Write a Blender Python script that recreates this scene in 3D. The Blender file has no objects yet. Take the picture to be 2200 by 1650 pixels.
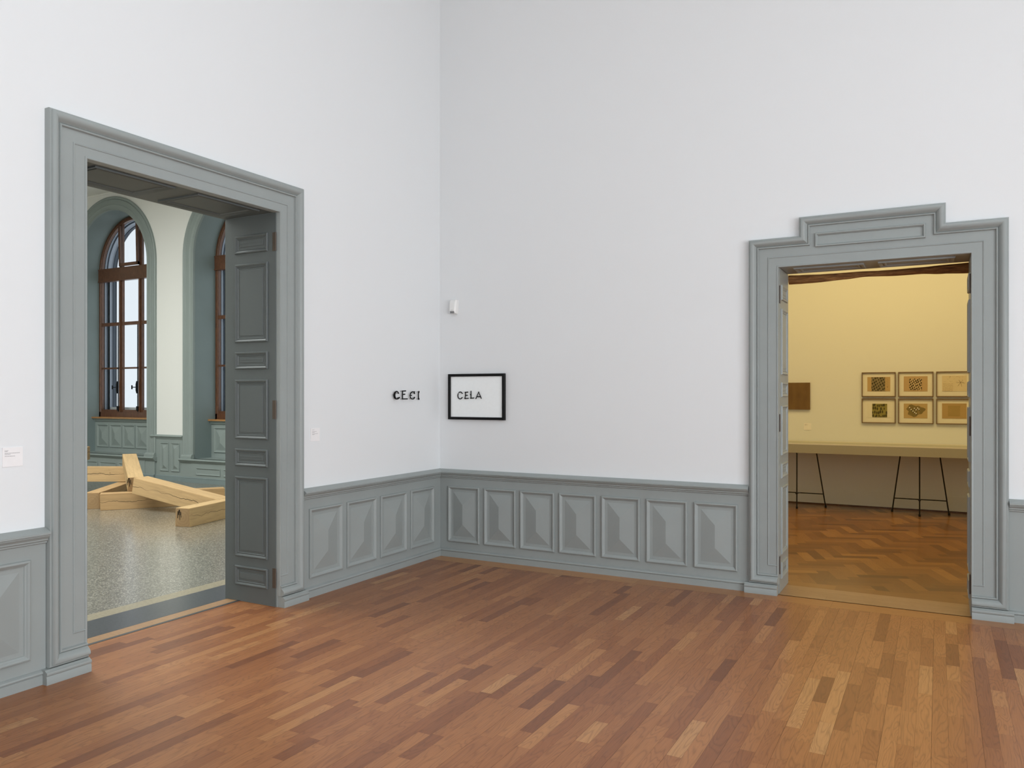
import bpy, bmesh, math, random
from mathutils import Vector, Matrix, noise
random.seed(7)
SC = bpy.context.scene
COL = SC.collection

# ------------------------------------------------------------------ helpers
def tag(o, label=None, cat=None, group=None, kind=None):
    if label: o['label'] = label
    if cat: o['category'] = cat
    if group: o['group'] = group
    if kind: o['kind'] = kind
    return o

def link(name, bm, mat, parent=None, smooth=None, mats=None):
    bmesh.ops.remove_doubles(bm, verts=bm.verts, dist=1e-5)
    bmesh.ops.recalc_face_normals(bm, faces=bm.faces)
    me = bpy.data.meshes.new(name)
    bm.to_mesh(me); bm.free()
    for m in (mats or [mat]): me.materials.append(m)
    if smooth:
        for p in me.polygons: p.use_smooth = True
        me.set_sharp_from_angle(angle=math.radians(smooth))
    o = bpy.data.objects.new(name, me)
    COL.objects.link(o)
    if parent: o.parent = parent
    return o

def empty(name, loc=(0, 0, 0)):
    o = bpy.data.objects.new(name, None); o.location = loc
    o.empty_display_size = .1
    COL.objects.link(o)
    return o

def struct(name, bm, mat, parent=None, smooth=None):
    o = link(name, bm, mat, parent, smooth)
    if not parent: o['kind'] = 'structure'
    return o

def box(bm, a, b, mi=0):
    (x0, y0, z0), (x1, y1, z1) = a, b
    x0, x1 = min(x0, x1), max(x0, x1); y0, y1 = min(y0, y1), max(y0, y1); z0, z1 = min(z0, z1), max(z0, z1)
    v = [bm.verts.new(p) for p in ((x0,y0,z0),(x1,y0,z0),(x1,y1,z0),(x0,y1,z0),(x0,y0,z1),(x1,y0,z1),(x1,y1,z1),(x0,y1,z1))]
    for f in ((0,3,2,1),(4,5,6,7),(0,1,5,4),(1,2,6,5),(2,3,7,6),(3,0,4,7)):
        fc = bm.faces.new([v[i] for i in f]); fc.material_index = mi
    return v

def face(bm, pts, mi=0):
    f = bm.faces.new([bm.verts.new(p) for p in pts]); f.material_index = mi
    return f

def tube(bm, pts, r, seg=8, taper=None):
    pts = [Vector(p) for p in pts]; rings = []
    for i, p in enumerate(pts):
        a = pts[max(i-1, 0)]; b = pts[min(i+1, len(pts)-1)]
        t = (b-a).normalized()
        up = Vector((0, 0, 1)) if abs(t.z) < .9 else Vector((1, 0, 0))
        n = t.cross(up).normalized(); m = t.cross(n)
        rr = r if not taper else taper[i]
        rings.append([bm.verts.new(p + (n*math.cos(k*2*math.pi/seg)+m*math.sin(k*2*math.pi/seg))*rr) for k in range(seg)])
    for a, b in zip(rings, rings[1:]):
        for k in range(seg):
            bm.faces.new((a[k], a[(k+1) % seg], b[(k+1) % seg], b[k]))
    bm.faces.new(rings[0]); bm.faces.new(rings[-1][::-1])

# wall maps: (s, z, p)   s along the wall, p out into the room that sees it
LW = lambda s, z, p: (p, s, z)            # left wall, plane x = 0
RW = lambda s, z, p: (s, -p, z)           # right wall, plane y = 0
WY = 3.285
NW = lambda s, z, p: (s, WY-p, z)         # window wall of the neighbouring room

def offs(pts, closed, side):
    """mitre vectors of a polyline in the (s, z) plane; side = +1 left of travel"""
    n = len(pts); out = []
    def nrm(a, b):
        d = Vector((b[0]-a[0], b[1]-a[1])).normalized()
        return Vector((-d.y, d.x))*side
    for i in range(n):
        if closed:
            n1 = nrm(pts[i-1], pts[i]); n2 = nrm(pts[i], pts[(i+1) % n])
        else:
            n1 = nrm(pts[i-1], pts[i]) if i > 0 else None
            n2 = nrm(pts[i], pts[i+1]) if i < n-1 else None
            n1 = n1 or n2; n2 = n2 or n1
        out.append((n1+n2)/(1+n1.dot(n2)))
    return out

def sweep(bm, pts, prof, mp, closed=False, side=1, mi=0):
    mv = offs(pts, closed, side); rings = []
    for P, m in zip(pts, mv):
        rings.append([bm.verts.new(mp(P[0]+m.x*u, P[1]+m.y*u, p)) for u, p in prof])
    k = len(prof); idx = list(range(len(rings)))
    pairs = list(zip(idx, idx[1:])) + ([(idx[-1], 0)] if closed else [])
    for a, b in pairs:
        for j in range(k-1):
            f = bm.faces.new((rings[a][j], rings[a][j+1], rings[b][j+1], rings[b][j])); f.material_index = mi
    if not closed:
        for r in (rings[0], rings[-1]):
            try: bm.faces.new(r)
            except Exception: pass

def boxm(bm, mp, s0, s1, z0, z1, p0, p1):
    box(bm, mp(s0, z0, p0), mp(s1, z1, p1))

def run(bm, mp, s0, s1, prof):
    """prof = list of (z, p) extruded along s"""
    a = [bm.verts.new(mp(s0, z, p)) for z, p in prof]; b = [bm.verts.new(mp(s1, z, p)) for z, p in prof]
    for j in range(len(prof)-1): bm.faces.new((a[j], a[j+1], b[j+1], b[j]))
    bm.faces.new(a); bm.faces.new(b[::-1])

# ------------------------------------------------------------------ materials
class NT:
    def __init__(s, name):
        s.m = bpy.data.materials.new(name); s.m.use_nodes = True
        s.t = s.m.node_tree; s.t.nodes.clear()
        s.out = s.n('ShaderNodeOutputMaterial')
    def n(s, typ, **kw):
        o = s.t.nodes.new(typ)
        for k, v in kw.items():
            if k.startswith('i_'):
                key = k[2:]; key = int(key) if key.isdigit() else key.replace('_', ' ')
                o.inputs[key].default_value = v
            else: setattr(o, k, v)
        return o
    def l(s, a, b): s.t.links.new(a, b)
    def math(s, op, a, b=None, c=None):
        o = s.n('ShaderNodeMath', operation=op)
        for i, v in enumerate((a, b, c)):
            if v is None: continue
            if isinstance(v, (int, float)): o.inputs[i].default_value = v
            else: s.l(v, o.inputs[i])
        return o.outputs[0]
    def mix(s, f, a, b, mode='MIX'):
        o = s.n('ShaderNodeMix', data_type='RGBA', blend_type=mode)
        for i, v in ((0, f), (6, a), (7, b)):
            if isinstance(v, (int, float)): o.inputs[i].default_value = v
            elif isinstance(v, tuple): o.inputs[i].default_value = (*v[:3], 1)
            else: s.l(v, o.inputs[i])
        return o.outputs[2]
    def ramp(s, f, stops, interp='LINEAR'):
        o = s.n('ShaderNodeValToRGB'); cr = o.color_ramp; cr.interpolation = interp
        while len(cr.elements) < len(stops): cr.elements.new(.5)
        for e, (p, c) in zip(cr.elements, stops): e.position = p; e.color = (*c, 1)
        s.l(f, o.inputs[0]); return o.outputs[0]
    def bsdf(s, col, rough=.5, bump=None, bstr=.1, bdist=.01, **kw):
        b = s.n('ShaderNodeBsdfPrincipled')
        for k, v in (('Base Color', col), ('Roughness', rough)):
            if isinstance(v, tuple): b.inputs[k].default_value = (*v[:3], 1)
            elif isinstance(v, (int, float)): b.inputs[k].default_value = v
            else: s.l(v, b.inputs[k])
        for k, v in kw.items(): b.inputs[k.replace('_', ' ')].default_value = v
        if bump is not None:
            bp = s.n('ShaderNodeBump', i_Strength=bstr, i_Distance=bdist); s.l(bump, bp.inputs['Height']); s.l(bp.outputs[0], b.inputs['Normal'])
        s.l(b.outputs[0], s.out.inputs[0]); return s.m
    def obj(s, scale=(1, 1, 1), rot=(0, 0, 0)):
        c = s.n('ShaderNodeTexCoord'); mp = s.n('ShaderNodeMapping'); mp.inputs['Scale'].default_value = scale; mp.inputs['Rotation'].default_value = rot
        s.l(c.outputs['Object'], mp.inputs[0]); return mp.outputs[0]
    def noise(s, vec, scale, detail=4, rough=.5, dist=0, dim='3D'):
        o = s.n('ShaderNodeTexNoise'); o.inputs['Scale'].default_value = scale; o.inputs['Detail'].default_value = detail
        o.inputs['Roughness'].default_value = rough; o.inputs['Distortion'].default_value = dist
        s.l(vec, o.inputs['Vector']); return o.outputs['Fac']

def plaster(name, col):
    t = NT(name); v = t.obj(); n = t.noise(v, 90, 3)
    n2 = t.noise(v, 1.1, 3)
    c = t.mix(t.math('MULTIPLY', n2, .05), col, tuple(x*.9 for x in col))
    return t.bsdf(c, .85, n, .06, .002, Specular_IOR_Level=.25)

def paint(name, col, rough=.4):
    t = NT(name); v = t.obj()
    n = t.noise(t.obj((1, 1, .25)), 60, 3); w = t.noise(v, 3.0, 5)
    c = t.mix(t.ramp(w, [(.35, (0, 0, 0)), (.75, (1, 1, 1))]), tuple(x*.97 for x in col), tuple(min(1, x*1.03) for x in col))
    return t.bsdf(c, rough, n, .05, .002, Specular_IOR_Level=.4)

def simple(name, col, rough=.5, **kw):
    t = NT(name); n = t.noise(t.obj(), 40, 2)
    c = t.mix(t.math('MULTIPLY', n, .3), col, tuple(x*.82 for x in col))
    return t.bsdf(c, rough, **kw)

M = {}
M['wall'] = plaster('white_plaster', (.79, .81, .82))
M['wall_warm'] = plaster('cream_plaster', (.79, .79, .755))
M['ceiling'] = plaster('ceiling_plaster', (.82, .82, .81))
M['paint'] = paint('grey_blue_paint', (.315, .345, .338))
M['paint_shaded'] = paint('grey_blue_paint_shaded', (.115, .131, .131), .45)  # same paint darkened: shade of the left doorway put into leaf and soffit
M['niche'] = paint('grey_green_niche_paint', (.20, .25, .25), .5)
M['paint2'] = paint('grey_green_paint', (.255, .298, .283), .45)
M['black'] = simple('black_lacquer', (.003, .003, .003), .5, Specular_IOR_Level=.2)
M['blackmetal'] = simple('black_steel', (.012, .012, .012), .45, Metallic=.3)
M['mirrorwhite'] = simple('mirror_white_face', (.93, .965, .96), .12)  # pale tone stands for the wall reflected in the mirror
M['plastic'] = simple('white_plastic', (.86, .86, .84), .35)
M['grille'] = simple('grey_sensor_lens', (.25, .25, .25), .4)
M['card'] = simple('white_label_card', (.90, .885, .885), .6)
M['ink'] = simple('grey_print', (.42, .40, .40), .7)
M['hinge'] = simple('bronze_hinge', (.13, .10, .08), .5, Metallic=.6)
M['slate'] = None
M['iron'] = simple('dark_iron', (.015, .017, .02), .4, Metallic=.7)
M['outer'] = simple('pale_outer_casing', (.38, .42, .48), .5)
M['outerdark'] = simple('dark_outer_casing', (.05, .065, .09), .5)
M['picframe'] = simple('oak_picture_frame', (.17, .10, .045), .5)
M['mat'] = simple('cream_mount', (.80, .77, .68), .7)
M['tablewhite'] = simple('white_table_top', (.42, .40, .33), .5)
M['tableinner'] = simple('white_vitrine_lining', (.82, .80, .74), .6)
M['bare'] = simple('chipped_bare_edge', (.50, .47, .43), .7)

def wood_planks(name, stops, grain=.5, coat=.42, crough=.22, rough=.42, glow=None):
    """planks: face attribute 'rnd' picks the board's own tone, UV carries the grain"""
    t = NT(name)
    at = t.n('ShaderNodeAttribute', attribute_name='rnd'); rnd = at.outputs['Fac']
    uv = t.n('ShaderNodeUVMap', uv_map='UVMap').outputs[0]
    def mapped(sx, sy):
        m = t.n('ShaderNodeMapping'); m.inputs['Scale'].default_value = (sx, sy, 1); t.l(uv, m.inputs[0]); return m.outputs[0]
    base = t.ramp(rnd, stops)
    fine = t.noise(mapped(3, 90), 2.0, 5, .65)
    coarse = t.noise(mapped(1.6, 12), 1.0, 2, .45, .5)
    rings = t.math('FRACT', t.math('MULTIPLY', coarse, 15.0))
    rings = t.math('ABSOLUTE', t.math('SUBTRACT', rings, .5))
    rr = t.ramp(rings, [(.0, (1, 1, 1)), (.16, (.25, .25, .25)), (.35, (0, 0, 0))])
    fg = t.ramp(fine, [(.42, (0, 0, 0)), (.72, (1, 1, 1))])
    big = t.noise(mapped(.6, 5), 1.0, 2)
    c = t.mix(t.math('MULTIPLY', rr, .42*grain), base, (.10, .035, .014))
    c = t.mix(t.math('MULTIPLY', fg, .30*grain), c, (.11, .036, .012))
    c = t.mix(t.math('MULTIPLY', big, .25), c, t.mix(1.0, c, (.86, .80, .74), 'MULTIPLY'))
    m = t.bsdf(c, rough, fine, .08, .0008, Coat_Weight=coat, Coat_Roughness=crough, Coat_IOR=1.45, Specular_IOR_Level=.25)
    return m
M['floor'] = wood_planks('oak_strip_floor', [(0, (.19, .062, .020)), (.25, (.28, .099, .032)), (.5, (.345, .134, .044)), (.8, (.41, .172, .058)), (.93, (.45, .21, .076)), (1, (.48, .24, .095))], .85)
M['border'] = wood_planks('oak_border_board', [(0, (.38, .165, .05)), (1, (.47, .225, .075))], .5)
M['thresh'] = wood_planks('oak_threshold', [(0, (.33, .19, .09)), (1, (.43, .26, .13))], .45)
M['parquet'] = wood_planks('block_parquet', [(0, (.14, .055, .010)), (.5, (.235, .098, .020)), (1, (.36, .17, .042))], .5, .6, .2)
t = NT('dark_subfloor'); M['gap'] = t.bsdf((.03, .014, .008), .8)

def mk_terrazzo():
    t = NT('terrazzo'); v = t.obj()
    vo = t.n('ShaderNodeTexVoronoi', feature='F1'); vo.inputs['Scale'].default_value = 95; t.l(v, vo.inputs['Vector'])
    hue = t.n('ShaderNodeSeparateColor'); t.l(vo.outputs['Color'], hue.inputs[0])
    chips = t.ramp(hue.outputs[0], [(0, (.035, .032, .025)), (.3, (.12, .11, .08)), (.5, (.23, .21, .155)), (.75, (.38, .355, .28)), (1, (.66, .63, .53))])
    edge = t.ramp(vo.outputs['Distance'], [(.35, (0, 0, 0)), (.6, (1, 1, 1))])
    c = t.mix(t.math('MULTIPLY', edge, .75), chips, (.15, .14, .11))
    n = t.noise(v, .9, 4)
    c = t.mix(t.math('MULTIPLY', n, .4), c, (.16, .15, .12))
    w = t.noise(v, 6, 3)
    return t.bsdf(c, .33, w, .03, .004, Coat_Weight=.9, Coat_Roughness=.2, Coat_IOR=1.6, Specular_IOR_Level=.5)
M['terrazzo'] = mk_terrazzo()
def mk_slate(name, col, r=.3):
    t = NT(name); n = t.noise(t.obj(), 45, 6, .7)
    c = t.ramp(n, [(.3, tuple(x*.75 for x in col)), (.7, tuple(x*1.25 for x in col))])
    return t.bsdf(c, r, n, .1, .001, Coat_Weight=.3, Coat_Roughness=.2)
M['slate'] = mk_slate('dark_slate', (.060, .066, .072))
M['strip'] = mk_slate('dark_inlay', (.035, .035, .035), .5)
M['beige'] = mk_slate('beige_terrazzo_border', (.30, .26, .175), .35)

def mk_timber(name, col, seed):
    """sawn oak: axis along local x; hairline drying cracks follow the grain"""
    t = NT(name); v = t.obj()
    sp = t.n('ShaderNodeSeparateXYZ'); t.l(v, sp.inputs[0])
    mp = t.n('ShaderNodeMapping'); mp.inputs['Location'].default_value = (seed, seed*.7, seed*1.3); mp.inputs['Scale'].default_value = (1.2, 14, 14); t.l(v, mp.inputs[0])
    g = t.noise(mp.outputs[0], 2.2, 6, .6, .5)
    c = t.ramp(g, [(.25, tuple(x*.80 for x in col)), (.5, col), (.75, tuple(min(1, x*1.12) for x in col))])
    mp2 = t.n('ShaderNodeMapping'); mp2.inputs['Location'].default_value = (seed*2, 0, 0); mp2.inputs['Scale'].default_value = (1, .15, .15); t.l(v, mp2.inputs[0])
    wob = t.noise(mp2.outputs[0], 2.0, 4, .6)
    zz = t.math('ADD', sp.outputs[2], t.math('MULTIPLY', t.math('SUBTRACT', wob, .5), .22))
    d = t.math('ABSOLUTE', t.math('ADD', zz, -.006))
    thick = t.math('MULTIPLY', t.ramp(t.noise(mp2.outputs[0], 1.1, 1), [(.38, (0, 0, 0)), (.6, (1, 1, 1))]), .0035)
    crack = t.math('LESS_THAN', d, thick)
    c = t.mix(crack, c, (.03, .018, .008))
    kn = t.n('ShaderNodeTexVoronoi', feature='F1'); kn.inputs['Scale'].default_value = 3.2
    mp3 = t.n('ShaderNodeMapping'); mp3.inputs['Location'].default_value = (seed*3, seed, seed); t.l(v, mp3.inputs[0]); t.l(mp3.outputs[0], kn.inputs['Vector'])
    k = t.ramp(kn.outputs['Distance'], [(.03, (1, 1, 1)), (.075, (0, 0, 0))])
    c = t.mix(t.math('MULTIPLY', k, .6), c, (.16, .075, .03))
    return t.bsdf(c, .62, g, .15, .002, Specular_IOR_Level=.3)
OAK = (.52, .355, .175)
M['timber1'] = mk_timber('sawn_oak', OAK, 0.0)
M['timber2'] = mk_timber('sawn_oak_second', (.50, .335, .165), 3.7)
M['timber3'] = mk_timber('sawn_oak_third', (.46, .295, .14), 8.1)
t = NT('oak_end_grain'); v = t.obj()
r = t.n('ShaderNodeTexWave', wave_type='RINGS', rings_direction='X'); r.inputs['Scale'].default_value = 9; r.inputs['Distortion'].default_value = 2; t.l(v, r.inputs[0])
M['endgrain'] = t.bsdf(t.mix(t.math('MULTIPLY', r.outputs['Fac'], .3), (.33, .21, .10), (.24, .145, .065)), .75)
t = NT('window_oak'); g = t.noise(t.obj((6, 6, 1)), 12, 5)
M['winwood'] = t.bsdf(t.ramp(g, [(.3, (.065, .024, .010)), (.7, (.145, .058, .024))]), .38, g, .1, .001, Coat_Weight=.3, Coat_Roughness=.2)
t = NT('varnished_sill'); g = t.noise(t.obj((1, 6, 6)), 12, 5)
M['sillwood'] = t.bsdf(t.ramp(g, [(.3, (.30, .145, .05)), (.7, (.42, .22, .08))]), .35)
t = NT('brown_painting'); v = t.obj(); g = t.noise(v, 7, 5); wv = t.n('ShaderNodeTexWave', bands_direction='X'); wv.inputs['Scale'].default_value = 3; wv.inputs['Distortion'].default_value = 4; t.l(v, wv.inputs[0])
M['brown'] = t.bsdf(t.mix(t.math('MULTIPLY', wv.outputs['Fac'], .5), t.ramp(g, [(.3, (.135, .07, .022)), (.7, (.17, .095, .03))]), (.19, .11, .035)), .6)
t = NT('brown_cloth'); v = t.obj((1, 9, 9)); g = t.noise(v, 9, 5, .6, .6)
M['cloth'] = t.bsdf(t.ramp(g, [(.25, (.07, .022, .004)), (.5, (.22, .10, .028)), (.75, (.42, .22, .07))]), .8, g, .5, .004)
t = NT('window_glass'); tr = t.n('ShaderNodeBsdfTransparent'); tr.inputs[0].default_value = (.96, .98, .98, 1)
gl = t.n('ShaderNodeBsdfGlossy'); gl.inputs['Roughness'].default_value = .02; fr = t.n('ShaderNodeFresnel'); mx = t.n('ShaderNodeMixShader')
t.l(fr.outputs[0], mx.inputs[0]); t.l(tr.outputs[0], mx.inputs[1]); t.l(gl.outputs[0], mx.inputs[2]); t.l(mx.outputs[0], t.out.inputs[0]); M['glass'] = t.m

def emitter(name, col, s):
    t = NT(name); e = t.n('ShaderNodeEmission'); e.inputs[0].default_value = (*col, 1); e.inputs[1].default_value = s
    t.l(e.outputs[0], t.out.inputs[0]); return t.m

# art inks: patterns drawn on the sheets themselves
def mk_sheet(name, paper, ink, mode, scale=60):
    t = NT(name); v = t.obj()
    if mode == 'dots':
        m = t.n('ShaderNodeMapping'); m.inputs['Rotation'].default_value = (0, .5, 0); m.inputs['Scale'].default_value = (scale, 1, scale*.75); t.l(v, m.inputs[0])
        vo = t.n('ShaderNodeTexVoronoi', feature='F1'); vo.inputs['Scale'].default_value = 1; vo.inputs['Randomness'].default_value = .25; t.l(m.outputs[0], vo.inputs['Vector'])
        f = t.ramp(vo.outputs['Distance'], [(.34, (1, 1, 1)), (.46, (0, 0, 0))])
    elif mode == 'weave':
        m = t.n('ShaderNodeMapping'); m.inputs['Scale'].default_value = (scale, 1, scale*.45); t.l(v, m.inputs[0])
        vo = t.n('ShaderNodeTexVoronoi', feature='F1'); vo.inputs['Scale'].default_value = 1; vo.inputs['Randomness'].default_value = .5; t.l(m.outputs[0], vo.inputs['Vector'])
        f = t.ramp(vo.outputs['Distance'], [(.36, (1, 1, 1)), (.5, (0, 0, 0))])
    else:
        g = t.noise(v, scale, 5, .7); f = t.ramp(g, [(.52, (0, 0, 0)), (.66, (1, 1, 1))])
    return t.bsdf(t.mix(f, paper, ink), .8)

# ------------------------------------------------------------------ plank floors
def plank_mesh(name, quads, mat, parent=None, kind='structure'):
    """quads: list of (corner list ccw, length dir, rnd, (uoff, voff), L, W)"""
    me = bpy.data.meshes.new(name); vs = []; fs = []
    for q in quads:
        i = len(vs); vs += q[0]; fs.append((i, i+1, i+2, i+3))
    me.from_pydata(vs, [], fs); me.materials.append(mat)
    at = me.attributes.new('rnd', 'FLOAT', 'FACE')
    for i, q in enumerate(quads): at.data[i].value = q[1]
    uv = me.uv_layers.new(name='UVMap')
    for i, q in enumerate(quads):
        uo, vo = q[2]; L, W = q[3], q[4]
        for k, (a, b) in enumerate(((0, 0), (L, 0), (L, W), (0, W))): uv.data[i*4+k].uv = (uo+a, vo+b)
    o = bpy.data.objects.new(name, me); COL.objects.link(o)
    if parent: o.parent = parent
    elif kind: o['kind'] = kind
    return o

def strips_y(x0, x1, y0, y1, w, lmin, lmax, z=0, gap=.0003, every=3, tone=lambda: random.random()):
    out = []; x = x0; r = 0
    while x < x1-1e-4:
        xe = min(x+w, x1); g = gap*(2.6 if r % every == 0 else 1)
        y = y0 - random.random()*lmax
        while y < y1:
            L = random.choice((random.uniform(lmin, lmax), random.uniform(lmin*.6, lmin*1.5))); ye = y+L
            a, b = max(y, y0), min(ye, y1)
            if b-a > .004:
                out.append(([(x+g, a+gap*.7, z), (x+g, b-gap*.7, z), (xe-gap, b-gap*.7, z), (xe-gap, a+gap*.7, z)][::-1], tone(), (random.random()*50, random.random()*50), b-a, xe-x))
                # uv runs along the plank: reorder so first edge is along y
                c = out[-1][0]; out[-1] = ([c[2], c[1], c[0], c[3]][::-1] if False else [(xe-gap, a, z), (xe-gap, b-gap, z), (x+g, b-gap, z), (x+g, a, z)],)+out[-1][1:]
            y = ye
        x = xe; r += 1
    return out
def strips_x(x0, x1, ys, lmin, lmax, z=0, gap=.0007):
    out = []
    for y0, y1 in ys:
        x = x0 - random.random()*lmax
        while x < x1:
            L = random.uniform(lmin, lmax); a, b = max(x, x0), min(x+L, x1)
            if b-a > .004:
                out.append(([(a, y0+gap, z), (b-gap, y0+gap, z), (b-gap, y1, z), (a, y1, z)], random.random(), (random.random()*50, random.random()*50), b-a, y1-y0))
            x += L
    return out

def tone(): 
    r = random.random()
    return random.uniform(.86, 1.0) if r < .05 else (random.uniform(0, .2) if r < .12 else min(max(random.gauss(.5, .17), 0), .86))
RX1, RY0, CZ = 10.0, -10.0, 6.6      # extents of the main room
fl = plank_mesh('floor', strips_y(-.42, RX1, RY0, -.215, .069, .38, .85, tone=tone), M['floor'])
br = plank_mesh('border_board', strips_x(-.0, RX1, [(-.215, -.02)], 1.2, 2.4), M['border'], fl)
bm = bmesh.new(); box(bm, (-.56, RY0, -.05), (RX1, .6, -.002)); link('subfloor', bm, M['gap'], fl)
# threshold of the left doorway: inlay, board, slate, beige border
bm = bmesh.new(); box(bm, (-.418, -3.75, -.02), (-.388, -2.15, .0015)); struct('trim_1', bm, M['strip'])
plank_mesh('threshold_board', [([(-.528, -3.75, .0005), (-.418, -3.75, .0005), (-.418, -2.15, .0005), (-.528, -2.15, .0005)], .6, (3, 9), .11, 1.5)], M['thresh'], fl)
bm = bmesh.new(); box(bm, (-.90, -3.75, -.03), (-.528, -1.2, .001)); struct('trim_2', bm, M['slate'])
bm = bmesh.new(); box(bm, (-1.05, -6, -.03), (-.90, 3.3, .0005)); struct('trim_3', bm, M['beige'])
bm = bmesh.new(); box(bm, (-14.2, -7.2, -.06), (-.585, 3.30, 0)); struct('floor', bm, M['terrazzo'])
# right doorway threshold and the block parquet of the amber room
struct_t = plank_mesh('trim_4', strips_x(3.2, 4.62, [(-.02, .10), (.10, .22), (.22, .345)], 1.5, 2.6, z=.003), M['thresh'])
plank_mesh('threshold_board', strips_x(3.2, 4.62, [(.345, .50)], 1.6, 2.6, z=.0025), M['parquet'], struct_t)
def herring(x0, x1, y0, y1, w, n, ang):
    """double herringbone laid at an angle: blocks L = n*w"""
    L = w*n; out = []; ca, sa = math.cos(ang), math.sin(ang)
    cx, cy = (x0+x1)/2, (y0+y1)/2; R = int(9/w)
    for i in range(-R, R):
        for j in range(-int(R/n)-2, int(R/n)+2):
            for kind in (0, 1):
                if kind == 0: ax, ay, bx, by = i*w + j*L*2*.5*2, i*w, L, w
                else: ax, ay, bx, by = i*w + j*L*2 + L, i*w - L + w, w, L
                pts = [(ax, ay), (ax+bx, ay), (ax+bx, ay+by), (ax, ay+by)]
                W = [(cx+px*ca-py*sa, cy+px*sa+py*ca) for px, py in pts]
                if all(x < x0 or x > x1 or y < y0 or y > y1 for x, y in W): continue
                W = [(x, y, 0) for x, y in W]
                if kind == 1: W = [W[1], W[2], W[3], W[0]]
                out.append((W, min(max(random.gauss(.5, .28), 0), 1), (random.random()*50, random.random()*50), L, w))
    return out
fq = plank_mesh('floor', herring(1.0, 7.2, .50, 5.66, .105, 4, math.radians(20)), M['parquet'])
bm = bmesh.new(); box(bm, (.8, .3, -.05), (7.4, 5.66, -.002)); link('subfloor', bm, M['gap'], fq)

# ------------------------------------------------------------------ shell: main room
LO = (-3.715, -2.19); LZ = 2.97; LTH = .55       # left opening, head, wall thickness
RO = (3.243, 4.578); RZ = 2.615; RTH = .43       # right opening
bm = bmesh.new()
box(bm, (-LTH, RY0, 0), (0, LO[0]-.03, CZ)); box(bm, (-LTH, LO[1]+.07, 0), (0, .0, CZ)); box(bm, (-LTH, LO[0]-.03, LZ+.03), (0, LO[1]+.07, CZ))
struct('wall_left', bm, M['wall'])
bm = bmesh.new()
box(bm, (-LTH, 0, 0), (RO[0]-.06, RTH, CZ)); box(bm, (RO[1]+.06, 0, 0), (RX1+.2, RTH, CZ)); box(bm, (RO[0]-.06, 0, RZ+.03), (RO[1]+.06, RTH, CZ))
struct('wall_right', bm, M['wall'])
bm = bmesh.new(); box(bm, (-LTH, RY0-.2, 0), (RX1+.2, RY0, CZ)); struct('wall_back', bm, M['wall'])
bm = bmesh.new(); box(bm, (RX1, RY0, 0), (RX1+.2, 0, CZ)); struct('wall_side', bm, M['wall'])
bm = bmesh.new(); box(bm, (-LTH, RY0-.2, CZ), (RX1+.2, RTH, CZ+.2)); struct('ceiling', bm, M['ceiling'])

def luminous_ceiling(cx, cy, z, sx, sy, nx, ny, mat, label, frame_mat):
    root = empty('ceiling_light', (cx, cy, z)); tag(root, label, 'ceiling light')
    bm = bmesh.new(); face(bm, [(-sx/2, -sy/2, -.01), (sx/2, -sy/2, -.01), (sx/2, sy/2, -.01), (-sx/2, sy/2, -.01)])
    link('diffuser', bm, mat, root)
    bm = bmesh.new()
    for i in range(nx+1):
        x = -sx/2 + sx*i/nx; box(bm, (x-.03, -sy/2-.03, -.06), (x+.03, sy/2+.03, 0))
    for j in range(ny+1):
        y = -sy/2 + sy*j/ny; box(bm, (-sx/2-.03, y-.03, -.06), (sx/2+.03, y+.03, 0))
    link('frame', bm, frame_mat, root)
    return root
luminous_ceiling(5.6, -6.2, CZ, 5.6, 6.4, 4, 5, emitter('daylight_laylight', (.95, 1.0, 1.045), 1.7), 'large luminous ceiling panel over the parquet gallery', M['plastic'])

# unseen fill light from the camera's right, added as glowing panels in window frames
blind = emitter('side_fill_glow', (.95, 1.0, 1.045), 14.2)
for i, yc in enumerate((-8.8, -6.6, -4.4)):
    win = empty('window_%d' % (3+i), (RX1, yc, .55)); win['kind'] = 'structure'  # frame made up to hold the fill panel
    bm = bmesh.new(); face(bm, [(-.03, -.8, 0), (-.03, .8, 0), (-.03, .8, 2.7), (-.03, -.8, 2.7)]); link('window_blind', bm, blind, win)  # blind: glowing panel added as side fill
    bm = bmesh.new()
    for a, b, c, d in ((-.88, -.8, -.08, 2.78), (.8, .88, -.08, 2.78), (-.8, .8, -.08, 0), (-.8, .8, 2.7, 2.78), (-.03, .03, 0, 2.7), (-.8, .8, 1.5, 1.56)): box(bm, (-.08, a, c), (0, b, d))
    link('window_frame', bm, M['paint'], win)  # made-up frame round the added fill panel

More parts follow.
